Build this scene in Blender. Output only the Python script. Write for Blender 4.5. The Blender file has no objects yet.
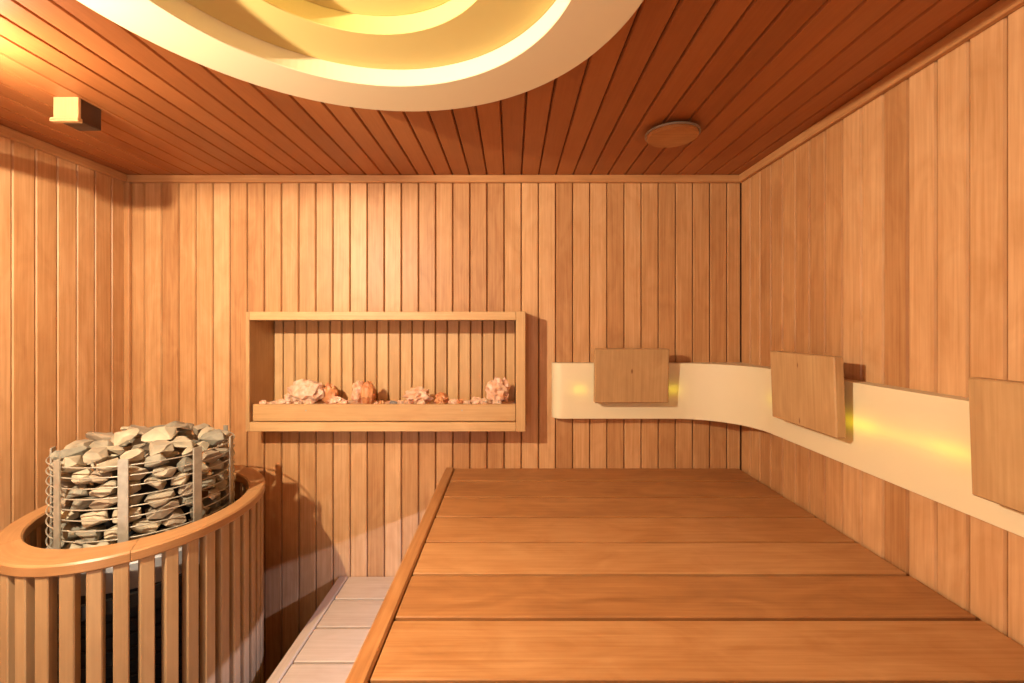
import bpy, bmesh, math, random
from mathutils import Vector, Matrix, noise

random.seed(7)
S = bpy.context.scene
C = S.collection
CZ = 1.44                      # eye height above the floor
BACK, LEFT, RIGHT, FRONT = 1.792, -1.54, 0.916, -1.10
CEIL = CZ + 0.604

# ------------------------------------------------------------ camera, light, exposure
cam = bpy.data.cameras.new('camera'); camo = bpy.data.objects.new('camera', cam); C.objects.link(camo)
cam.sensor_width = 36; cam.lens = 448 / 1024 * 36; cam.shift_y = -14.5 / 1024; cam.clip_start = 0.01
camo.location = (0, 0, CZ); camo.rotation_euler = (math.pi / 2, 0, 0)
S.camera = camo
w = bpy.data.worlds.new('world'); S.world = w; w.use_nodes = True
w.node_tree.nodes['Background'].inputs[0].default_value = (0.02, 0.018, 0.015, 1)
S.view_settings.view_transform = 'Standard'; S.view_settings.look = 'None'
S.view_settings.gamma = 1; S.view_settings.use_curve_mapping = False
S.view_settings.exposure = 0.48

def light(name, kind, loc, power, col, size=0.03, sy=None, rot=(0, 0, 0), spread=None):
    l = bpy.data.lights.new(name, kind); l.energy = power; l.color = col
    if kind == 'AREA':
        l.shape = 'RECTANGLE' if sy else 'SQUARE'; l.size = size
        if sy: l.size_y = sy
        if spread: l.spread = spread
    else: l.shadow_soft_size = size
    o = bpy.data.objects.new(name, l); C.objects.link(o); o.location = loc; o.rotation_euler = rot
    return o

WARM = (1.0, 0.70, 0.42)
light('corner_lamp_light', 'POINT', (-0.94, 0.42, CZ + 0.42), 84, (1.0, 0.87, 0.65), 0.010)
light('corner_uplight', 'POINT', (-1.12, 0.88, CZ + 0.485), 9.5, (1.0, 0.86, 0.68), 0.008)
light('rosette_lamp_light', 'POINT', (-0.242, 0.62, CZ + 0.555), 0.75, (1.0, 0.80, 0.28), 0.03)
light('rear_fill_light', 'AREA', (0.1, -0.75, CZ + 0.5), 2.6, (1.0, 0.86, 0.68), 0.5, rot=(math.radians(50), 0, 0))  # soft fill added behind the camera
light('low_fill_light', 'AREA', (-0.45, FRONT + 0.06, 0.75), 7, (0.96, 0.96, 1.0), 0.6, 1.1, rot=(math.radians(90), 0, 0))  # added fill for the lower walls and bench, set at the unseen door
light('bench_strip_light', 'AREA', (0.0, 0.95, CZ - 0.596), 8, (0.50, 0.60, 1.0), 0.008, 1.5, rot=(0, math.radians(62), 0))
for (lx, ly, ln, e, wall) in [(0.262, 1.768, .05, .02, 0), (0.625, 1.768, .06, .03, 0), (0.891, 1.50, .05, .012, 1), (0.891, 1.12, .10, .05, 1),
                              (0.891, 1.00, .14, .03, 1), (0.891, 0.89, .08, .03, 1), (0.891, 0.80, .12, .014, 1), (0.891, 0.55, .2, .03, 1)]:
    light('band_led_light', 'AREA', (lx, ly, CZ - 0.243), e * 0.6, (1.0, 0.86, 0.0), ln, 0.006, rot=(math.radians(-90), 0, math.radians(-90) if wall else 0))

# ------------------------------------------------------------ materials
def new_mat(name):
    m = bpy.data.materials.new(name); m.use_nodes = True
    nt = m.node_tree; return m, nt, nt.nodes['Principled BSDF']

def wood(name, c_dark, c_mid, c_light, rough=0.45, grain=0.5, fig=0.35, spec=0.35):
    m, nt, b = new_mat(name); N = nt.nodes; L = nt.links
    at = N.new('ShaderNodeAttribute'); at.attribute_name = 'gc'
    ar = N.new('ShaderNodeAttribute'); ar.attribute_name = 'rnd'
    sc = N.new('ShaderNodeVectorMath'); sc.operation = 'MULTIPLY'; sc.inputs[1].default_value = (1.7, 60, 60)
    L.new(at.outputs['Vector'], sc.inputs[0])
    n1 = N.new('ShaderNodeTexNoise'); n1.inputs['Scale'].default_value = 2.2; n1.inputs['Detail'].default_value = 5
    n1.inputs['Distortion'].default_value = 0.6
    L.new(sc.outputs[0], n1.inputs['Vector'])
    s2 = N.new('ShaderNodeVectorMath'); s2.operation = 'MULTIPLY'; s2.inputs[1].default_value = (5, 11, 11)
    L.new(at.outputs['Vector'], s2.inputs[0])
    n2 = N.new('ShaderNodeTexNoise'); n2.inputs['Scale'].default_value = 1.3; n2.inputs['Detail'].default_value = 3
    n2.inputs['Distortion'].default_value = 1.2
    L.new(s2.outputs[0], n2.inputs['Vector'])
    def math_(op, a, bb, clamp=False):
        q = N.new('ShaderNodeMath'); q.operation = op; q.use_clamp = clamp
        for i, v in enumerate((a, bb)):
            if isinstance(v, (int, float)): q.inputs[i].default_value = v
            else: L.new(v, q.inputs[i])
        return q.outputs[0]
    g = math_('MULTIPLY', math_('SUBTRACT', n1.outputs['Fac'], 0.5), grain * 1.7)
    f = math_('MULTIPLY', math_('SUBTRACT', n2.outputs['Fac'], 0.5), fig * 2)
    r = math_('ADD', math_('MULTIPLY', math_('SUBTRACT', ar.outputs['Fac'], 0.5), 0.52), 0.5)
    tot = math_('ADD', math_('ADD', g, f), r, True)
    cr = N.new('ShaderNodeValToRGB'); e = cr.color_ramp.elements
    e[0].position = 0.0; e[0].color = (*c_dark, 1); e[1].position = 1.0; e[1].color = (*c_light, 1)
    k = e.new(0.5); k.color = (*c_mid, 1)
    L.new(tot, cr.inputs[0]); L.new(cr.outputs[0], b.inputs['Base Color'])
    bp = N.new('ShaderNodeBump'); bp.inputs['Strength'].default_value = 0.12; bp.inputs['Distance'].default_value = 0.002
    L.new(n1.outputs['Fac'], bp.inputs['Height']); L.new(bp.outputs[0], b.inputs['Normal'])
    b.inputs['Roughness'].default_value = rough; b.inputs['Specular IOR Level'].default_value = spec
    return m

def knotted(name, knots):
    m = W_TRIM.copy(); m.name = name; nt = m.node_tree; N = nt.nodes; L = nt.links; b = N['Principled BSDF']
    tc = N.new('ShaderNodeTexCoord'); src = b.inputs['Base Color'].links[0].from_socket
    for x, z, rx, rz in knots:
        a = N.new('ShaderNodeVectorMath'); a.operation = 'SUBTRACT'; a.inputs[1].default_value = (x, 0, z); L.new(tc.outputs['Object'], a.inputs[0])
        c = N.new('ShaderNodeVectorMath'); c.operation = 'MULTIPLY'; c.inputs[1].default_value = (1 / rx, 0, 1 / rz); L.new(a.outputs[0], c.inputs[0])
        d = N.new('ShaderNodeVectorMath'); d.operation = 'LENGTH'; L.new(c.outputs[0], d.inputs[0])
        r = N.new('ShaderNodeMapRange'); r.inputs['From Min'].default_value = 0.4; r.inputs['From Max'].default_value = 1.2; r.inputs['To Min'].default_value = 0.85; r.inputs['To Max'].default_value = 0
        L.new(d.outputs['Value'], r.inputs['Value'])
        mx = N.new('ShaderNodeMix'); mx.data_type = 'RGBA'; L.new(r.outputs[0], mx.inputs[0]); L.new(src, mx.inputs[6]); mx.inputs[7].default_value = (0.16, 0.05, 0.015, 1)
        src = mx.outputs[2]
    L.new(src, b.inputs['Base Color']); return m

def plain(name, col, rough=0.5, metal=0.0, spec=0.5, var=0.0, vscale=20, col2=None, bump=0.0, sss=0.0):
    m, nt, b = new_mat(name); N = nt.nodes; L = nt.links
    b.inputs['Roughness'].default_value = rough; b.inputs['Metallic'].default_value = metal
    b.inputs['Specular IOR Level'].default_value = spec
    tc = N.new('ShaderNodeTexCoord'); n = N.new('ShaderNodeTexNoise'); n.inputs['Scale'].default_value = vscale
    n.inputs['Detail'].default_value = 4
    L.new(tc.outputs['Object'], n.inputs['Vector'])
    c2 = col2 or tuple(c * (1 - var) for c in col)
    cr = N.new('ShaderNodeValToRGB'); cr.color_ramp.elements[0].position = 0.35; cr.color_ramp.elements[1].position = 0.65
    cr.color_ramp.elements[0].color = (*c2, 1); cr.color_ramp.elements[1].color = (*col, 1)
    L.new(n.outputs['Fac'], cr.inputs[0]); L.new(cr.outputs[0], b.inputs['Base Color'])
    if bump:
        bp = N.new('ShaderNodeBump'); bp.inputs['Strength'].default_value = bump; bp.inputs['Distance'].default_value = 0.005
        L.new(n.outputs['Fac'], bp.inputs['Height']); L.new(bp.outputs[0], b.inputs['Normal'])
    if sss:
        b.inputs['Subsurface Weight'].default_value = sss; b.inputs['Subsurface Radius'].default_value = (0.02, 0.008, 0.004)
        b.inputs['Subsurface Scale'].default_value = 0.5
    return m

W_WALL = wood('alder_cladding', (0.34, 0.142, 0.050), (0.50, 0.252, 0.102), (0.66, 0.375, 0.182))
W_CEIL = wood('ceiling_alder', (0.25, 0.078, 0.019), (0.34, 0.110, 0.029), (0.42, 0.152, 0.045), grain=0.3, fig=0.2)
W_BENCH = wood('heat_treated_bench_wood', (0.29, 0.115, 0.036), (0.41, 0.178, 0.058), (0.52, 0.26, 0.10), grain=0.55, fig=0.5)
W_LOW = wood('lower_bench_wood', (0.38, 0.25, 0.145), (0.48, 0.33, 0.20), (0.57, 0.41, 0.26))
W_PALE = wood('pale_shelf_wood', (0.40, 0.215, 0.085), (0.51, 0.295, 0.125), (0.62, 0.39, 0.185))
W_TRIM = wood('trim_wood', (0.32, 0.165, 0.068), (0.43, 0.245, 0.105), (0.55, 0.34, 0.16))
W_EDGE = wood('ceiling_trim_wood', (0.34, 0.145, 0.05), (0.45, 0.21, 0.08), (0.56, 0.30, 0.12))
W_RIM = wood('guard_rim_wood', (0.28, 0.125, 0.045), (0.37, 0.18, 0.070), (0.47, 0.25, 0.11), rough=0.38)
W_SLAT = wood('guard_slat_wood', (0.28, 0.155, 0.07), (0.37, 0.215, 0.10), (0.46, 0.285, 0.14))
M_GAP = plain('dark_groove_backing', (0.15, 0.062, 0.026), 0.9, var=0.3)
M_CREAM = plain('cream_painted_panel', (0.70, 0.58, 0.37), 0.6, var=0.03, vscale=3)
M_DARKWOOD = plain('dark_brown_wood', (0.09, 0.045, 0.025), 0.6, var=0.3)
M_GOLD_GLOW = plain('ring_paint_with_yellow_glow', (0.60, 0.46, 0.16), 0.6, var=0.03, vscale=3)  # yellow cove light put into the colour of the inner rings
M_METAL = plain('brushed_heater_steel', (0.40, 0.35, 0.27), 0.42, 0.35, var=0.2, vscale=60)
M_COLLAR = plain('pale_steel_collar', (0.40, 0.38, 0.38), 0.6, 0.2, var=0.1)
M_DARK = plain('black_heater_steel', (0.012, 0.011, 0.011), 0.55, 0.4, var=0.4, vscale=60)
M_STONE = [plain('heater_stone_a', (0.37, 0.30, 0.205), 0.85, var=0.45, vscale=14, bump=1.0),
           plain('heater_stone_b', (0.25, 0.22, 0.16), 0.85, var=0.45, vscale=18, bump=1.0),
           plain('heater_stone_c', (0.45, 0.37, 0.25), 0.85, var=0.4, vscale=12, bump=1.0),
           plain('heater_stone_d', (0.30, 0.225, 0.15), 0.85, var=0.4, vscale=16, bump=1.0)]
M_SALT = [plain('pale_pink_salt', (0.72, 0.48, 0.34), 0.5, col2=(0.62, 0.30, 0.16), vscale=45, bump=0.5, sss=0.25),
          plain('orange_salt', (0.62, 0.27, 0.11), 0.45, col2=(0.48, 0.17, 0.06), vscale=22, bump=0.5, sss=0.3),
          plain('white_salt', (0.68, 0.48, 0.34), 0.5, col2=(0.58, 0.32, 0.19), vscale=60, bump=0.5, sss=0.25),
          plain('grey_salt', (0.28, 0.24, 0.22), 0.6, var=0.4, vscale=40, bump=0.5)]
M_TILE = plain('dark_floor_tile', (0.10, 0.075, 0.055), 0.45, var=0.3, vscale=5)

def band_mat():
    m, nt, b = new_mat('translucent_cream_acrylic'); N = nt.nodes; L = nt.links
    b.inputs['Base Color'].default_value = (0.90, 0.76, 0.50, 1); b.inputs['Roughness'].default_value = 0.45
    t = N.new('ShaderNodeBsdfTranslucent'); t.inputs[0].default_value = (0.9, 0.8, 0.35, 1)
    mx = N.new('ShaderNodeMixShader'); mx.inputs[0].default_value = 0.22
    out = [n for n in N if n.type == 'OUTPUT_MATERIAL'][0]
    L.new(b.outputs[0], mx.inputs[1]); L.new(t.outputs[0], mx.inputs[2]); L.new(mx.outputs[0], out.inputs[0])
    return m
M_BAND = band_mat()

# ------------------------------------------------------------ mesh builder
class MB:
    """Collects shapes into one mesh; every vertex carries a grain coordinate, every board a random tone."""
    def __init__(s): s.v = []; s.f = []; s.g = []; s.r = []; s.sm = []
    def add(s, verts, faces, grain, rnd, smooth=False):
        o = len(s.v); s.v += [tuple(p) for p in verts]; s.g += [tuple(p) for p in grain]
        s.r += [rnd] * len(verts); s.f += [tuple(i + o for i in f) for f in faces]; s.sm += [smooth] * len(faces)
    def prism(s, prof, origin, U, V, W, length, rnd=None, smooth=False):
        """closed 2D profile in (U, V), swept along W"""
        origin, U, V, W = map(Vector, (origin, U, V, W)); n = len(prof); rnd = random.random() if rnd is None else rnd
        off = Vector((random.uniform(0, 90), random.uniform(0, 90), random.uniform(0, 90)))
        vs, gs = [], []
        for t in (0, length):
            for a, b in prof:
                vs.append(origin + U * a + V * b + W * t); gs.append(Vector((t, a, b)) + off)
        fs = [(i, (i + 1) % n, (i + 1) % n + n, i + n) for i in range(n)] + [tuple(range(n))[::-1], tuple(range(n, 2 * n))]
        s.add(vs, fs, gs, rnd, smooth)
    def box(s, lo, hi, axis=0, ch=0.002, rnd=None):
        """chamfered box, grain along axis (0 x, 1 y, 2 z)"""
        lo, hi = Vector(lo), Vector(hi); d = hi - lo; ch = min(ch, min(d) * 0.3); rnd = random.random() if rnd is None else rnd
        off = Vector((random.uniform(0, 90), random.uniform(0, 90), random.uniform(0, 90)))
        bm = bmesh.new(); bmesh.ops.create_cube(bm, size=1)
        for v in bm.verts: v.co = Vector(((v.co.x + .5) * d.x, (v.co.y + .5) * d.y, (v.co.z + .5) * d.z)) + lo
        if ch > 0: bmesh.ops.bevel(bm, geom=bm.edges[:], offset=ch, segments=1, affect='EDGES')
        bm.verts.index_update()
        o = {0: (0, 1, 2), 1: (1, 0, 2), 2: (2, 0, 1)}[axis]
        s.add([v.co.copy() for v in bm.verts], [[v.index for v in f.verts] for f in bm.faces],
              [Vector((v.co[o[0]], v.co[o[1]], v.co[o[2]])) + off for v in bm.verts], rnd); bm.free()
    def sweep(s, path, prof, closed=False, rnd=None, smooth=False, ups=None):
        """profile (outward, up) swept along a horizontal path of (point, outward)"""
        rnd = random.random() if rnd is None else rnd; n = len(prof); m = len(path)
        off = Vector((random.uniform(0, 90), random.uniform(0, 90), 0)); vs, gs = [], []; L = 0
        for i, (p, o) in enumerate(path):
            p, o = Vector(p), Vector(o)
            if i: L += (p - Vector(path[i - 1][0])).length
            for a, b in prof:
                vs.append(p + o * a + Vector((0, 0, b))); gs.append(Vector((L, a, b)) + off)
        fs = []
        for i in range(m if closed else m - 1):
            j = (i + 1) % m
            for k in range(n):
                q = (k + 1) % n; fs.append((i * n + k, j * n + k, j * n + q, i * n + q))
        if not closed: fs += [tuple(range(n)), tuple(range((m - 1) * n, m * n))[::-1]]
        s.add(vs, fs, gs, rnd, smooth)
    def lathe(s, prof, c, seg=96, closed=True, smooth=False):
        n = len(prof); vs, gs = [], []
        for i in range(seg):
            a = 2 * math.pi * i / seg
            for r, z in prof: vs.append((c[0] + r * math.cos(a), c[1] + r * math.sin(a), c[2] + z)); gs.append((r * math.cos(a), r * math.sin(a), z))
        fs = []
        for i in range(seg):
            j = (i + 1) % seg
            for k in range(n if closed else n - 1):
                q = (k + 1) % n; fs.append((i * n + k, j * n + k, j * n + q, i * n + q))
        s.add(vs, fs, gs, 0.5, smooth)
    def tube(s, pts, r, closed=False, seg=8):
        m = len(pts); pts = [Vector(p) for p in pts]; vs, gs = [], []
        for i, p in enumerate(pts):
            t = (pts[(i + 1) % m] - pts[i - 1]) if closed else (pts[min(i + 1, m - 1)] - pts[max(i - 1, 0)])
            t.normalize(); a = t.cross(Vector((0, 0, 1)));  a = a if a.length > 1e-3 else Vector((1, 0, 0)); a.normalize(); b = t.cross(a)
            for k in range(seg):
                h = 2 * math.pi * k / seg; q = p + (a * math.cos(h) + b * math.sin(h)) * r; vs.append(q); gs.append(q)
        fs = []
        for i in range(m if closed else m - 1):
            j = (i + 1) % m
            for k in range(seg): q = (k + 1) % seg; fs.append((i * seg + k, j * seg + k, j * seg + q, i * seg + q))
        if not closed: fs += [tuple(range(seg)), tuple(range((m - 1) * seg, m * seg))]
        s.add(vs, fs, gs, 0.5, True)
    def build(s, name, mat, parent=None, loc=None):
        me = bpy.data.meshes.new(name); loc = Vector(loc or (0, 0, 0))
        me.from_pydata([Vector(p) - loc for p in s.v], [], s.f); me.materials.append(mat)
        a = me.attributes.new('gc', 'FLOAT_VECTOR', 'POINT'); a.data.foreach_set('vector', [x for g in s.g for x in g])
        a = me.attributes.new('rnd', 'FLOAT', 'POINT'); a.data.foreach_set('value', s.r)
        me.polygons.foreach_set('use_smooth', s.sm)
        bm = bmesh.new(); bm.from_mesh(me); bmesh.ops.recalc_face_normals(bm, faces=bm.faces[:]); bm.to_mesh(me); bm.free()
        o = bpy.data.objects.new(name, me); C.objects.link(o); o.location = loc
        if parent: o.parent = parent; o.location = loc - Vector(parent.location)
        return o

def tag(o, label, cat, group=None, kind=None):
    o['label'] = label; o['category'] = cat
    if group: o['group'] = group
    if kind: o['kind'] = kind
    return o
def thing(name, loc, label, cat, group=None):
    o = bpy.data.objects.new(name, None); C.objects.link(o); o.location = loc; o.empty_display_size = 0.05
    return tag(o, label, cat, group)
def struct(o): o['kind'] = 'structure'; return o

# ------------------------------------------------------------ room shell
P = 0.0686
def cladding(mb, origin, U, V, W, width, length, pitch=P, start=0.0):
    """boards side by side along U, faces at V=0, running along W; dark tongue recess between them"""
    n = int(math.ceil((width + start) / pitch)) + 1
    for i in range(n):
        a0 = max(0, i * pitch - start); a1 = min(width, (i + 1) * pitch - start)
        if a1 - a0 < 0.008: continue
        g = 0.0015; c = 0.003; d = 0.005
        prof = [(a0 + g, -0.014), (a0 + g, -d), (a0 + g + c, 0), (a1 - g - c, 0), (a1 - g, -d), (a1 - g, -0.014)]
        mb.prism(prof, origin, U, V, W, length)
def shell(name, origin, U, V, W, width, length, mat, start=0.0):
    mb = MB(); cladding(mb, origin, U, V, W, width, length, start=start)
    o = struct(mb.build(name, mat))
    bk = MB(); bk.prism([(-.02, -0.04), (-.02, -0.0085), (width + .02, -0.0085), (width + .02, -0.04)], origin, U, V, W, length)
    b = bk.build('backing', M_GAP, o)
    return o
# back wall with the opening of the recessed shelf
OX0, OX1, OZ0, OZ1 = -0.998, 0.0505, CZ - 0.392, CZ + 0.0585
mb = MB(); n = int((RIGHT - LEFT) / P) + 1
for i in range(n):
    a0, a1 = LEFT + i * P, min(LEFT + (i + 1) * P, RIGHT); g, c, d = 0.0015, 0.003, 0.005; rnd = random.random()
    if a1 - a0 < 0.008: continue
    cuts = [a0] + [q for q in (OX0, OX1) if a0 + .004 < q < a1 - .004] + [a1]
    for u0, u1 in zip(cuts[:-1], cuts[1:]):
        L_ = [(u0 + g, -0.014), (u0 + g, -d), (u0 + g + c, 0)] if u0 == a0 else [(u0, -.014), (u0, 0)]
        R_ = [(u1 - g - c, 0), (u1 - g, -d), (u1 - g, -0.014)] if u1 == a1 else [(u1, 0), (u1, -.014)]
        mid = (u0 + u1) / 2
        for z0_, z1_ in ([(0, OZ0), (OZ1, CEIL)] if OX0 < mid < OX1 else [(0, CEIL)]):
            mb.prism(L_ + R_, (0, BACK, z0_), (1, 0, 0), (0, -1, 0), (0, 0, 1), z1_ - z0_, rnd)
wb = struct(mb.build('wall_back', W_WALL)); mb = MB()
for lo, hi in (((LEFT - .02, 0), (OX0, CEIL)), ((OX1, 0), (RIGHT + .02, CEIL)), ((OX0, 0), (OX1, OZ0)), ((OX0, OZ1), (OX1, CEIL))):
    mb.box((lo[0], BACK + .0085, lo[1]), (hi[0], BACK + .10, hi[1]), ch=0)
mb.build('backing', M_GAP, wb)
shell('wall_right', (RIGHT, FRONT, 0), (0, 1, 0), (-1, 0, 0), (0, 0, 1), BACK - FRONT, CEIL, W_WALL, start=P - ((BACK - FRONT) % P))
shell('wall_left', (LEFT, FRONT, 0), (0, 1, 0), (1, 0, 0), (0, 0, 1), BACK - FRONT, CEIL, W_WALL, start=P - ((BACK - FRONT) % P))
shell('wall_front', (LEFT, FRONT, 0), (1, 0, 0), (0, 1, 0), (0, 0, 1), RIGHT - LEFT, CEIL, W_WALL)
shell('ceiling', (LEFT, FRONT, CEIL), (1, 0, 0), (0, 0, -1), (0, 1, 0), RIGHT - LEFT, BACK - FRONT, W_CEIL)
mb = MB(); mb.box((-0.80, FRONT + .002, 0.02), (-0.10, FRONT + .016, 1.90), 2); dr = struct(mb.build('added_door_1', plain('frosted_door_glass', (0.75, 0.78, 0.78), 0.25, var=0.02)))  # unseen door, added to give the low fill a source
mb = MB(); mb.box((-0.18, FRONT + .018, 0.85), (-0.155, FRONT + .05, 1.15), 2, .004); mb.build('door_handle', W_TRIM, dr)
mb = MB(); mb.box((LEFT - .05, FRONT - .05, -0.05), (RIGHT + .05, BACK + .05, 0), ch=0)
struct(mb.build('floor', M_TILE))
def trim(n, lo, hi, axis):
    mb = MB(); mb.box(lo, hi, axis, 0.003, 0.5); struct(mb.build('trim_%d' % n, W_EDGE))
T = 0.030
trim(1, (LEFT, BACK - 0.018, CEIL - T), (RIGHT, BACK, CEIL), 0)
trim(2, (RIGHT - 0.018, FRONT, CEIL - T), (RIGHT, BACK - 0.018, CEIL), 1)
trim(3, (LEFT, FRONT, CEIL - T), (LEFT + 0.018, BACK - 0.018, CEIL), 1)
trim(4, (LEFT, BACK - 0.018, 0), (LEFT + 0.022, BACK, CEIL - T), 2)

# ------------------------------------------------------------ benches
def bench(name, x0, x1, ztop, rail_w, rail_z0, rail_lip, label, mat, plank=0.1545, rail_mat=None, th=0.022, y0=FRONT + .25):
    t = thing(name, ((x0 + x1) / 2, (BACK + y0) / 2, 0), label, 'bench')
    y = BACK - 0.004; k = 0
    while y > y0 + 0.05:
        mb = MB(); mb.box((x0 + rail_w + 0.003, max(y - plank + 0.0105, y0), ztop - th), (x1 - 0.008, y, ztop), 0, 0.0016)
        mb.build('plank', mat, t); y -= plank; k += 1
    mb = MB(); mb.box((x0, y0, rail_z0), (x0 + rail_w, BACK - 0.003, ztop + rail_lip), 1, 0.004, 0.45); mb.build('front_rail', rail_mat or mat, t)
    mb = MB()
    if name == 'upper_bench':
        ub = MB(); ub.box((x0 + rail_w + .01, y0 + .01, ztop - th - .0045), (x1 - .01, BACK - .01, ztop - th - .0005), 0); ub.build('gap_blackout', M_GAP, t)  # dark sheet added to block strip light and blacken the plank gaps
    for xx in (x0 + 0.06, (x0 + x1) / 2, x1 - 0.10):
        mb.box((xx - .02, y0 + .01, ztop - th - 0.05), (xx + .02, BACK - 0.01, ztop - th - 0.005), 1)
    mb.build('support_frame', mat, t)
    for yy in (y0 + 0.05, 0.4, 1.15, BACK - 0.06):
        for xx in (x0 + 0.06, x1 - 0.10) if name == 'upper_bench' else (x0 + 0.05,):
            if name == 'upper_bench' and xx < 0: continue
            mb = MB(); mb.box((xx - .022, yy - .022, 0.001), (xx + .022, yy + .022, ztop - th - 0.052), 2); mb.build('leg', mat, t)
    return t
bench('upper_bench', -0.265, RIGHT - 0.004, CZ - 0.564, 0.035, CZ - 0.687, 0.004,
      'wide upper sauna bench of seven broad reddish-brown planks with a raised left edge rail', W_BENCH)
bench('lower_bench', -0.690, -0.05, CZ - 0.996, 0.036, CZ - 1.06, 0.003,
      'narrow lower step bench with pale short planks, left of the upper bench', W_LOW)

# ------------------------------------------------------------ heater guard and heater
GC = Vector((-1.034, 1.285)); GA, GB, GT = 0.3525, 0.2795, math.radians(102.7); IA, IB = 0.275, 0.236
RZ = CZ - 0.50
def ell(a, b, t, z=0.0):
    x, y = a * math.cos(t), b * math.sin(t); c, s = math.cos(GT), math.sin(GT)
    return Vector((GC.x + x * c - y * s, GC.y + x * s + y * c, z))
def ell_n(a, b, t):
    x, y = math.cos(t) / a, math.sin(t) / b; c, s = math.cos(GT), math.sin(GT)
    return Vector((x * c - y * s, x * s + y * c, 0)).normalized()
guard = thing('heater_guard', (GC.x, GC.y, 0), 'oval guard fence of wooden slats under a thick rim, around the stone heater', 'heater guard')
segs = 5; N_ = 40
seam0 = -0.2
for k in range(segs):
    mb = MB(); vs, gs, fs = [], [], []
    t0 = seam0 + 2 * math.pi * k / segs + 0.002; t1 = seam0 + 2 * math.pi * (k + 1) / segs - 0.002; L = 0; off = random.uniform(0, 50)
    for i in range(N_ + 1):
        t = t0 + (t1 - t0) * i / N_
        po, pi = ell(GA, GB, t), ell(IA, IB, t); d = (pi - po).normalized(); L += (t1 - t0) / N_ * 0.31
        for q, z in ((po, RZ - 0.022), (po, RZ - 0.004), (po + d * .004, RZ), (pi - d * .004, RZ), (pi, RZ - .004), (pi, RZ - .026), (po + d * .004, RZ - .026)):
            vs.append((q.x, q.y, z)); gs.append((L + off, (q - po).length, z))
    n = 7
    for i in range(N_):
        for j in range(n):
            q = (j + 1) % n; fs.append((i * n + j, (i + 1) * n + j, (i + 1) * n + q, i * n + q))
    fs += [tuple(range(n)), tuple(range(N_ * n, N_ * n + n))]
    mb.add(vs, fs, gs, random.uniform(0.35, 0.7)); mb.build('rim', W_RIM, guard)
per = [0.0]; M_ = 720; SA, SB = GA - 0.016, GB - 0.016
for i in range(M_): per.append(per[-1] + (ell(SA, SB, 2 * math.pi * (i + 1) / M_) - ell(SA, SB, 2 * math.pi * i / M_)).length)
ns = 43
for k in range(ns):
    target = per[-1] * (k + 0.77) / ns; i = next(j for j in range(M_) if per[j + 1] >= target); t = 2 * math.pi * (i + .5) / M_
    p = ell(SA, SB, t); nrm = ell_n(SA, SB, t); tan = Vector((-nrm.y, nrm.x, 0))
    mb = MB(); w_, d_, c = 0.0135, 0.011, 0.002
    prof = [(-w_ + c, d_), (w_ - c, d_), (w_, d_ - c), (w_, -d_), (-w_, -d_), (-w_, d_ - c)]
    mb.prism(prof, (p.x, p.y, 0.03), tan, nrm, (0, 0, 1), RZ - 0.0265 - 0.03, random.uniform(0.2, 0.85)); mb.build('slat', W_SLAT, guard)
for z in (0.10, 0.80):
    mb = MB(); path = []
    for i in range(120):
        t = 2 * math.pi * i / 120; path.append((ell(SA - .0125, SB - .0125, t, z), ell_n(SA, SB, t)))
    mb.sweep(path, [(0, 0), (0, .03), (-.012, .03), (-.012, 0)], True); mb.build('inner_hoop', W_SLAT if z < .5 else M_DARK, guard)

HC = Vector((-1.033, 1.278, 0)); HR = 0.205; HT = CZ - 0.327
heater = thing('sauna_heater', (HC.x, HC.y, 0), 'round electric sauna heater with a wire basket of stones, inside the wooden guard', 'heater')
mb = MB(); mb.lathe([(0.0, 0.04), (0.178, 0.04), (0.185, 0.05), (0.185, 0.845), (0.178, 0.855), (0.0, 0.855)], HC, 64, False)
mb.build('body', M_DARK, heater)
mb = MB(); mb.lathe([(0.187, 0.80), (0.212, 0.80), (0.214, 0.803), (0.214, 0.862), (0.210, 0.866), (0.187, 0.866)], HC, 64); mb.build('collar', M_COLLAR, heater)
for z in [0.12 + 0.035 * i for i in range(18)]:
    mb = MB(); mb.tube([(HC.x + .1885 * math.cos(a), HC.y + .1885 * math.sin(a), z) for a in [2 * math.pi * i / 64 for i in range(64)]], 0.003, True); mb.build('grille_wire', M_DARK, heater)
mb = MB(); mb.lathe([(0.0, 0.867), (0.205, 0.867), (0.205, 0.873), (0.0, 0.873)], HC, 64, False); mb.build('stone_tray', M_METAL, heater)
mb = MB(); mb.lathe([(0.0, 0.874), (0.118, 0.874), (0.118, HT - 0.062), (0.0, HT - 0.062)], HC, 40, False); mb.build('heating_core', M_DARK, heater)
WZ = [HT - 0.011 - 0.0254 * i for i in range(9)]
for z in WZ:
    mb = MB(); mb.tube([(HC.x + HR * math.cos(a), HC.y + HR * math.sin(a), z) for a in [2 * math.pi * i / 96 for i in range(96)]], 0.0017, True); mb.build('basket_wire', M_METAL, heater)
for k in range(8):
    a = math.radians([253, 295, 337, 12, 62, 112, 157, 203][k]); nrm = Vector((math.cos(a), math.sin(a), 0)); tan = Vector((-nrm.y, nrm.x, 0)); p = HC + nrm * (HR + 0.0045)
    mb = MB(); prof = [(-.0095, -.0022), (.0095, -.0022), (.0105, -.001), (.0105, .0018), (.0095, .0022), (-.0095, .0022), (-.0105, .001), (-.0105, -.0018)]
    mb.prism(prof, (p.x, p.y, 0.80), tan, nrm, (0, 0, 1), HT + 0.006 - 0.80); mb.build('upright_bar', M_METAL, heater)
for k in range(3):
    a = math.radians(40 + 120 * k); mb = MB(); x, y = HC.x + .13 * math.cos(a), HC.y + .13 * math.sin(a)
    mb.box((x - .015, y - .015, 0.0), (x + .015, y + .015, 0.04), 2); mb.build('foot', M_DARK, heater)

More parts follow.
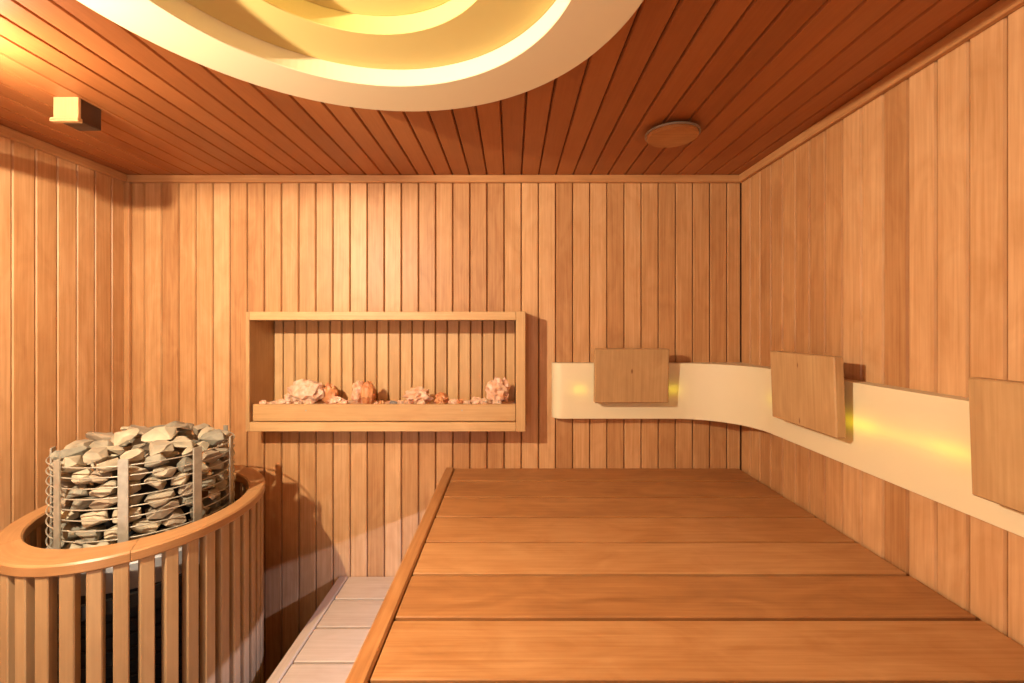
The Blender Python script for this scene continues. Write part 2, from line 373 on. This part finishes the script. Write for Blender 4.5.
# ------------------------------------------------------------ stones in the basket
def stone_mesh(sx, sy, sz, seed, npts=19):
    rng = random.Random(seed); bm = bmesh.new()
    for _ in range(npts):
        v = Vector((rng.gauss(0, 1), rng.gauss(0, 1), rng.gauss(0, 1))).normalized(); k = max(abs(v.x), abs(v.y), abs(v.z)) ** 0.55
        v = v / k; bm.verts.new((v.x * sx, v.y * sy, v.z * sz))
    r = bmesh.ops.convex_hull(bm, input=bm.verts[:]); bmesh.ops.delete(bm, geom=[g for g in r['geom_interior'] if isinstance(g, bmesh.types.BMVert)], context='VERTS')
    bmesh.ops.dissolve_limit(bm, angle_limit=math.radians(18), verts=bm.verts[:], edges=bm.edges[:])
    bmesh.ops.bevel(bm, geom=bm.edges[:], offset=min(sx, sz) * 0.05, segments=1, affect='EDGES')
    me = bpy.data.meshes.new('heater_stone'); bm.to_mesh(me); bm.free(); return me
def put_stone(p, size, yaw, tilt, label, group, mats=M_STONE, roll=0.0):
    me = stone_mesh(*size, random.random()); me.materials.append(random.choice(mats))
    o = bpy.data.objects.new('heater_stone', me); C.objects.link(o)
    o.matrix_world = Matrix.Translation(p) @ Matrix.Rotation(yaw, 4, 'Z') @ Matrix.Rotation(tilt, 4, 'X') @ Matrix.Rotation(roll, 4, 'Y')
    tag(o, label, 'stone', group); return o
tiers = ['first', 'second', 'third', 'fourth', 'fifth', 'sixth', 'seventh']
nz = 6; z0 = 0.882; dz = (HT - 0.022 - z0) / nz
for k in range(nz):
    z = HT - 0.022 - dz * (k + .5); a = math.radians(150 + random.uniform(0, 15))
    while a < math.radians(402):
        half = random.uniform(0.022, 0.042); step = half / 0.178
        a += step
        rad = random.uniform(0.024, 0.032); zz = dz * random.uniform(0.55, 0.74)
        r = HR - 0.006 - rad * 1.0
        p = Vector((HC.x + r * math.cos(a), HC.y + r * math.sin(a), z + random.uniform(-.004, .004)))
        put_stone(p, (half * 1.18, rad, zz), a + math.pi / 2 + random.uniform(-.15, .15), random.uniform(-.15, .15),
                  'rough grey-brown stone behind the basket wires, %s layer from the top' % tiers[k], 'stones of the %s basket layer' % tiers[k], roll=random.uniform(-.45, .45))
        a += step
pts = []
rs = random.Random(5)
for lay, (rmax, zc, sp) in enumerate([(0.178, HT - 0.018, 0.050), (0.165, HT + 0.008, 0.060), (0.09, HT + 0.028, 0.066)]):
    lp = []
    for _ in range(1500):
        r = rmax * math.sqrt(rs.random()); a = rs.uniform(0, 2 * math.pi); q = Vector((r * math.cos(a), r * math.sin(a) + (0.02 if lay == 2 else 0)))
        if all((q - l).length > sp for l in lp): lp.append(q)
    for q in lp:
        edge = max(0, q.length / rmax)
        p = Vector((HC.x + q.x, HC.y + q.y, zc - (0.012 * edge ** 2 if lay else 0)))
        s = sp * rs.uniform(0.52, 0.80)
        put_stone(p, (s, s * rs.uniform(0.6, 0.95), rs.uniform(0.015, 0.025)), rs.uniform(0, 6.28), rs.uniform(-.4, .4),
                  ['angular grey-brown stone filling the rim of the heater basket', 'broken pale grey-brown stone lying in the heap on the heater',
                   'sharp pale stone on the crown of the heater stone heap'][lay],
                  ['stones filling the basket rim', 'stones of the top heap', 'stones on the crown of the heap'][lay], roll=rs.uniform(-.3, .3))

# settle the stones: nudge touching ones apart, keep them inside the wires, off the core and the tray
from mathutils.bvhtree import BVHTree
ST = [o for o in C.objects if o.name.startswith('heater_stone')]
for o in ST: o['_p'] = 0
M = [o.matrix_world.copy() if o.matrix_world.translation.length > 1e-6 else o.matrix_basis.copy() for o in ST]
V = [[v.co.copy() for v in o.data.vertices] for o in ST]; F = [[tuple(p.vertices) for p in o.data.polygons] for o in ST]
for it in range(30):
    W = []
    for i, o in enumerate(ST):
        w_ = [M[i] @ v for v in V[i]]
        far = max(w_, key=lambda p: (p.x - HC.x) ** 2 + (p.y - HC.y) ** 2); rr = math.hypot(far.x - HC.x, far.y - HC.y) - (HR - 0.0022)
        d = Vector((0, 0, 0))
        if rr > 0: u = Vector((far.x - HC.x, far.y - HC.y, 0)).normalized(); d -= u * rr
        lo_ = min(p.z for p in w_)
        if lo_ < 0.8735: d.z += 0.8735 - lo_
        M[i].translation += d; W.append([p + d for p in w_])
    T = [BVHTree.FromPolygons(W[i], F[i]) for i in range(len(ST))]; hits = 0
    R_ = [max((p - M[i].translation).length for p in W[i]) for i in range(len(ST))]
    for i in range(len(ST)):
        for j in range(i):
            dv = M[i].translation - M[j].translation
            if dv.length < R_[i] + R_[j] and T[i].overlap(T[j]):
                hits += 1; u = dv.normalized() * 0.0009
                for k, sg in ((i, 1), (j, -1)):
                    M[k].translation += u * sg
                    for v in V[k]: v *= 0.985
    if not hits: break
for o, m_, vv in zip(ST, M, V):
    for v, q in zip(o.data.vertices, vv): v.co = q
    o.matrix_world = m_; del o['_p']

# ------------------------------------------------------------ salt shelf
YF = 1.676
shelf = thing('salt_shelf', (-0.47, BACK, CZ - 0.392), 'long open wooden box shelf on the back wall holding salt rocks', 'shelf')
def sp(name, lo, hi, axis, mat=W_PALE, ch=0.0015, rnd=None):
    mb = MB(); mb.box((lo[0], lo[1], CZ + lo[2]), (hi[0], hi[1], CZ + hi[2]), axis, ch, rnd); return mb.build(name, mat, shelf)
xl, xr = -0.998, 0.0505
yb = 1.8575; YP = 1.848
sp('side_panel', (xl, YF + .002, -0.392), (xl + 0.014, yb, 0.0577), 2, W_TRIM, rnd=.5)
sp('side_panel', (xr - 0.0355, YF, -0.392), (xr, yb, 0.0587), 2, rnd=.6)
sp('top_board', (xl + .0145, YF + .001, 0.026), (xr - 0.036, yb, 0.0577), 0, rnd=.6)
sp('bottom_board', (xl + .0145, YF + .001, -0.3915), (xr - 0.036, yb, -0.3575), 0, rnd=.8)
sp('front_lip', (xl + .022, YF + 0.010, -0.354), (xr - 0.037, YF + 0.028, -0.2915), 0, rnd=.35)
mb = MB(); mb.box((xl + .0145, YP + .0095, CZ - .357), (xr - .036, YP + .0185, CZ + .0255), ch=0); mb.build('back_board', M_GAP, shelf)
mb = MB(); cladding(mb, (xl + .0145, YP, CZ - 0.357), (1, 0, 0), (0, -1, 0), (0, 0, 1), xr - 0.036 - xl - .0145, 0.3825, pitch=0.0484, start=0.01)
for i in range(len(mb.v)):       # thin strips, not full boards
    if mb.v[i][1] > YP + .009: mb.v[i] = (mb.v[i][0], YP + .009, mb.v[i][2])
mb.build('back_panel', W_PALE, shelf)
# screws in the lip
for sxp in (306, 462):
    x = (sxp - 512) / 448 * (YF + .01); mb = MB(); mb.lathe([(0, -.001), (.003, -.001), (.003, .001), (0, .001)], (0, 0, 0), 12, False)
    mb.v = [(x + p[0], YF + 0.0095 + p[2] * .6, CZ - 0.314 + p[1]) for p in mb.v]; mb.build('screw', M_METAL, shelf)

def rock_mesh(name, sx, sy, sz, seed, rough=0.35, freq=2.2, sub=3, facet=0.0):
    bm = bmesh.new(); bmesh.ops.create_icosphere(bm, subdivisions=sub, radius=1)
    o = Vector((seed * 13.7, seed * 7.1, seed * 3.3))
    for v in bm.verts:
        n = v.co.normalized(); d = 1 + rough * noise.noise(n * freq + o) + rough * 0.5 * noise.noise(n * freq * 2.6 + o)
        if facet: d += facet * noise.cell(n * 5 + o)
        v.co = Vector((n.x * d * sx, n.y * d * sy, n.z * d * sz))
    me = bpy.data.meshes.new(name); bm.to_mesh(me); bm.free(); return me
# gravel bed below the chunks
SALT_Z = CZ - 0.303
mb = MB(); bm = bmesh.new(); nx, ny = 150, 20; x0, x1, y0, y1 = xl + .016, xr - .038, YF + .029, YP - 0.001
vs = [(x0 + (x1 - x0) * i / nx, y0 + (y1 - y0) * j / ny, SALT_Z + .004 * noise.noise(Vector((i * .45, j * .5, 0))) + .003 * noise.noise(Vector((i * 1.3, j * 1.1, 5)))) for i in range(nx + 1) for j in range(ny + 1)]
nv = len(vs); vs += [(p[0], p[1], CZ - 0.357) for p in vs]
fs = []
for i in range(nx):
    for j in range(ny):
        a, b, c, d = i * (ny + 1) + j, (i + 1) * (ny + 1) + j, (i + 1) * (ny + 1) + j + 1, i * (ny + 1) + j + 1
        fs += [(a, b, c, d), (a + nv, d + nv, c + nv, b + nv)]
for i in range(nx):
    for j in (0, ny): a, b = i * (ny + 1) + j, (i + 1) * (ny + 1) + j; fs.append((a, b, b + nv, a + nv))
for j in range(ny):
    for i in (0, nx): a, b = i * (ny + 1) + j, i * (ny + 1) + j + 1; fs.append((a, b, b + nv, a + nv))
bm.free(); mb.add(vs, fs, vs, .5); tag(mb.build('salt_gravel', M_SALT[0]), 'bed of pinkish salt gravel filling the tray of the wall shelf', 'salt', kind='stuff')
def rock(pxl, pxr, ytop, mat, label, depth=1.755, sy=None, seed=None, rough=0.35, name='salt_rock', group='salt rocks on the shelf', tilt=0, facet=0.0, freq=2.2, ybot=404.5):
    seed = seed if seed is not None else random.random() * 50
    x = ((pxl + pxr) / 2 - 512) / 448 * depth; hx = (pxr - pxl) / 2 / 448 * depth
    zt = CZ + (327 - ytop) / 448 * depth; zb = SALT_Z - 0.003; hz = (zt - zb) / 2
    me = rock_mesh(name, hx, sy or min(hx, 0.036), hz, seed, rough, freq, facet=facet)
    # fit the requested size exactly
    xs = [v.co.x for v in me.vertices]; zs = [v.co.z for v in me.vertices]
    for v in me.vertices:
        v.co.x = (v.co.x - min(xs)) / (max(xs) - min(xs)) * 2 * hx - hx; v.co.z = (v.co.z - min(zs)) / (max(zs) - min(zs)) * 2 * hz - hz
    me.materials.append(M_SALT[mat]); o = bpy.data.objects.new(name, me); C.objects.link(o)
    o.location = (x, depth + 0.0, (zt + zb) / 2); tag(o, label, 'rock', group); return o
rock(287, 325, 378.5, 2, 'largest rock on the shelf, pale pink and white with a rough crystal surface', seed=3.1, rough=.38, facet=.06)
rock(320, 338, 382, 1, 'orange salt rock leaning on the right side of the largest pale rock', depth=1.775, sy=.022, seed=8.2, rough=.3)
rock(327, 346, 396, 0, 'low pale orange salt chunk right of the largest rock pair', depth=1.732, sy=.02, seed=4.4, rough=.45)
rock(350.5, 366, 380.5, 0, 'upright pink salt rock in the left half of the shelf, beside a smooth orange one', seed=5.7, rough=.35, facet=.05)
rock(361, 375, 381, 1, 'upright smooth orange salt rock, second group from the left on the shelf', depth=1.745, seed=6.3, rough=.2)
rock(402, 434, 386.5, 0, 'broad low pink crystal cluster in the middle of the shelf', seed=9.9, rough=.5, facet=.12, freq=3)
rock(434, 449, 392, 1, 'orange salt chunk touching the right side of the middle crystal cluster', seed=2.4, rough=.35)
rock(485, 511, 376, 0, 'tall pinkish crystal rock at the right end of the shelf', seed=1.3, rough=.5, facet=.12, freq=2.8)
chunks = [(259, 267, 400, 0, 1.715, 'small pale orange salt pebble at the far left end of the shelf'), (268, 276, 402, 2, 1.72, 'tiny pale salt chip right of the leftmost pebble'),
          (274, 291, 398.5, 0, 1.73, 'flat pinkish salt chunk just left of the largest rock'), (284, 291, 392.5, 2, 1.745, 'white salt chip against the left flank of the largest rock'),
          (293, 302, 401, 2, 1.714, 'small white chip in front of the largest rock'), (304, 314, 401, 0, 1.714, 'small pink chip in front of the largest rock'),
          (341, 348, 400, 0, 1.715, 'small orange-pink chip left of the upright pink rock'), (374, 379, 401.5, 2, 1.715, 'white chip in front of the smooth orange rock'),
          (378.5, 384.5, 400, 1, 1.715, 'small orange pebble right of the smooth orange rock'), (389, 398, 400.5, 3, 1.72, 'dark grey stone between the orange rock and the middle cluster'),
          (397, 405, 400.5, 2, 1.72, 'pale chip at the left foot of the middle crystal cluster'), (417, 426, 399, 2, 1.714, 'whitish crystal in front of the middle cluster'),
          (437, 445, 400, 1, 1.714, 'dark orange chip in front of the orange chunk beside the middle cluster'), (448, 460, 398.5, 0, 1.73, 'flat orange-pink chunk right of the middle cluster'),
          (456, 463, 399, 1, 1.72, 'small deep orange chip between the middle cluster and the right end rock'), (463, 471, 400, 2, 1.72, 'small whitish chip right of the deep orange chip'),
          (470, 482, 396.5, 0, 1.735, 'rounded orange-pink chunk left of the right end rock'), (480, 488, 398, 2, 1.725, 'pale chip at the left foot of the right end rock'),
          (492, 502, 400, 2, 1.714, 'white crystal chip in front of the right end rock')]
for a, b, yt, m_, dp, lb in chunks: rock(a, b, yt, m_, lb, depth=dp, name='salt_chunk', group='small salt chunks on the shelf', rough=.45, sy=.011)

# ------------------------------------------------------------ illuminated wall band
BZ0, BZ1 = CZ - 0.357, CZ - 0.1415; BO = 0.048; RC = 0.24
xb, yb_ = RIGHT - BO, BACK - BO
path = []
x_start = 0.158
for i in range(9):                                   # rounded return to the wall at the left end
    a = math.pi / 2 * i / 8; r = 0.04
    path.append(Vector((x_start + r - r * math.cos(a), yb_ + r - r * math.sin(a), 0)))
for i in range(1, 16): path.append(Vector((x_start + .04 + (xb - RC - x_start - .04) * i / 16, yb_, 0)))
for i in range(33):
    a = math.pi / 2 * i / 32; path.append(Vector((xb - RC + RC * math.sin(a), yb_ - RC + RC * math.cos(a), 0)))
for i in range(1, 25): path.append(Vector((xb, yb_ - RC + (FRONT + .5 - yb_ + RC) * i / 24, 0)))
band = thing('light_band', (0.6, BACK - .02, CZ - 0.36), 'cream curved light band with yellow glow, wrapping from back wall to right wall', 'wall light')
mb = MB(); n = len(path); vs = [(p.x, p.y, z) for p in path for z in (BZ0, BZ1)]
mb.add(vs, [(2 * i, 2 * i + 2, 2 * i + 3, 2 * i + 1) for i in range(n - 1)], vs, .5, True)
mb.build('translucent_panel', M_BAND, band)
def band_edge(z, h):                                  # narrow wooden ledge closing the gap to the wall
    mb = MB(); vs = []; fs = []
    for p in path:
        # matching point on the wall
        if p.y > yb_ - RC * 0.3 and p.x < xb - RC * .3: q = Vector((p.x, BACK - .002, 0))
        elif p.x > xb - RC * .3 and p.y < yb_ - RC * .3: q = Vector((RIGHT - .002, p.y, 0))
        else: q = Vector((RIGHT - .002, BACK - .002, 0))
        d = (q - p); d = d.normalized() if d.length > 1e-4 else Vector((0, 1, 0)); a = p + d * 0.002
        vs += [(a.x, a.y, z), (q.x, q.y, z), (q.x, q.y, z + h), (a.x, a.y, z + h)]
    for i in range(len(path) - 1):
        for k in range(4): fs.append((4 * i + k, 4 * i + 4 + k, 4 * i + 4 + (k + 1) % 4, 4 * i + (k + 1) % 4))
    mb.add(vs, fs, vs, .5); mb.build('closing_strip', M_CREAM, band)
band_edge(BZ0, 0.004); band_edge(BZ1 - 0.004, 0.004)

# ------------------------------------------------------------ headrests
def headrest(cx, cy, rz, zc, tilt, label, rnd, knots=()):
    """board hung in front of the band; local -y faces the room"""
    t = thing('headrest', (cx, cy, zc), label, 'headrest', 'square wooden headrests on the light band')
    mb = MB(); mb.box((-0.14, -0.013, -0.103), (0.14, 0.013, 0.103), 2, 0.003, rnd)
    b = mb.build('headrest_board', knotted('headrest_wood', knots), None); b.parent = t; b.rotation_euler = (tilt, 0, 0)
    for sx in (-0.08, 0.08):
        mb = MB(); mb.box((sx - .018, 0.0150, -0.04), (sx + .018, 0.036, 0.03), 2, 0.002, .5); o = mb.build('mounting_block', W_TRIM, None); o.parent = t
    t.rotation_euler = (0, 0, rz); return t
headrest((632 - 512) / 448 * 1.692, 1.692 + .014, 0, CZ - 0.185, math.radians(3), 'square wooden headrest on the back wall, leftmost of the three', .45, [(0, .018, .004, .010)])
headrest(0.812 + .014, 1.267, -math.pi / 2, CZ - 0.178, math.radians(2), 'square wooden headrest on the right wall, middle of the three', .65, [(-.005, .070, .003, .008), (-.005, -.088, .003, .010)])
headrest(0.800 + .014, 0.646, -math.pi / 2, CZ - 0.191, math.radians(2), 'wooden headrest on the right wall, cut off by the right picture edge', .5)

# ------------------------------------------------------------ ceiling rosette, vent, sensor box
RO = Vector((-0.242, 0.62, CZ)); top = 0.6035
ros = thing('ceiling_rosette', (RO.x, RO.y, CEIL), 'large round cream ceiling panel with stepped concentric rings glowing golden inside', 'ceiling light')
def ring(name, prof): mb = MB(); mb.lathe(prof, RO, 160); mb.build(name, M_CREAM if name == 'outer_ring' else M_GOLD_GLOW, ros)
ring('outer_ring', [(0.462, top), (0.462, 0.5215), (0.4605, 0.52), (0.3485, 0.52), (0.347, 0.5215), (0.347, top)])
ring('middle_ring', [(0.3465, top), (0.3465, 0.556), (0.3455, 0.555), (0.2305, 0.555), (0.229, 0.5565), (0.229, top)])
mb = MB(); mb.lathe([(0.0, .6030), (0.1195, .6030), (0.1195, .598), (0.0, .598)], RO, 96, False); mb.build('centre_disc', M_GOLD_GLOW, ros)
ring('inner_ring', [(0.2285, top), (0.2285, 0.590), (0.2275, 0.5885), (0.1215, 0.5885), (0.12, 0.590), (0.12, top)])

vent = thing('ceiling_vent', (0.49, 1.37, CEIL), 'round wooden ceiling vent with a metal rim near the right corner', 'vent')
mb = MB(); mb.lathe([(0.0, 0), (0.060, 0), (0.060, -.012), (0, -.012)], (0.49, 1.37, CEIL - 0.001), 48, False); mb.build('collar', M_DARK, vent)
mb = MB(); mb.lathe([(0.076, -.011), (0.081, -.012), (0.081, -.0175), (0.076, -.0165)], (0.49, 1.37, CEIL), 64, True); rimv = mb.build('metal_rim', M_METAL, vent)
mb = MB(); mb.lathe([(0.0, -.0135), (0.0755, -.0135), (0.0755, -.024), (0.072, -.027), (0.0, -.027)], (0.49, 1.37, CEIL), 64, False); mb.build('wooden_disc', W_BENCH, vent)

box = thing('sensor_box', (-1.172, 1.21, CEIL), 'small pale wooden sensor box hanging from the ceiling above the heater', 'sensor')
mb = MB(); mb.box((-1.202, 1.184, CEIL - 0.060), (-1.140, 1.245, CEIL), 2, .002, .8); mb.build('housing', M_DARKWOOD, box)  # body coloured dark brown behind the pale front plate
mb = MB(); mb.box((-1.204, 1.175, CEIL - 0.055), (-1.138, 1.1835, CEIL), 2, .001, .8); mb.build('front_plate', W_PALE, box)
mb = MB(); mb.box((-1.209, 1.170, CEIL - 0.066), (-1.134, 1.1838, CEIL - 0.0555), 0, .001, .9); mb.build('front_lip', W_PALE, box)

# the lamps just outside the picture: a hanging lamp and a cup uplight, with a board and fin added to block light
lx, ly, lz = -0.94, 0.42, CZ + 0.434
lamp = thing('hanging_lamp', (lx, ly, lz), 'unseen lamp hanging left of the picture, with a board added to block its light', 'lamp')
mb = MB(); mb.prism([(.012, -.14), (.012, 0), (.060, .14), (-.16, .14), (-.16, -.14)], (lx, ly, lz), (1, 0, 0), (0, 1, 0), (0, 0, 1), 0.007); mb.build('light_blocking_board', W_TRIM, lamp)  # unseen board, outline cut to block the lamp's light up and left
mb = MB(); mb.box((lx - .10, ly - .12, lz + 0.0075), (lx - .08, ly - .10, CEIL - .001), 2); mb.build('hanger', W_TRIM, lamp)
ux, uy, uz = -1.12, 0.88, CZ + 0.489
cup = thing('wall_uplight', (ux, uy, uz - .05), 'round cup uplight on an arm from the left wall', 'lamp')
mb = MB(); mb.lathe([(0.0, -.050), (.034, -.050), (.040, -.044), (.040, 0), (.038, 0), (.038, -.042), (0.0, -.042)], (ux, uy, uz), 48, False); mb.build('cup', M_METAL, cup)
mb = MB(); mb.box((LEFT + .001, uy - .01, uz - .04), (ux - .041, uy + .01, uz - .02), 0); mb.build('arm', M_METAL, cup)
mb = MB(); mb.prism([(-.014, -.036), (-.012, -.036), (-.0225, .030), (-.0245, .030)], (ux, uy, uz - .0415), (1, 0, 0), (0, 1, 0), (0, 0, 1), 0.075); mb.build('light_blocking_fin', M_METAL, cup)  # fin added to keep the uplight off the ceiling and wall at left
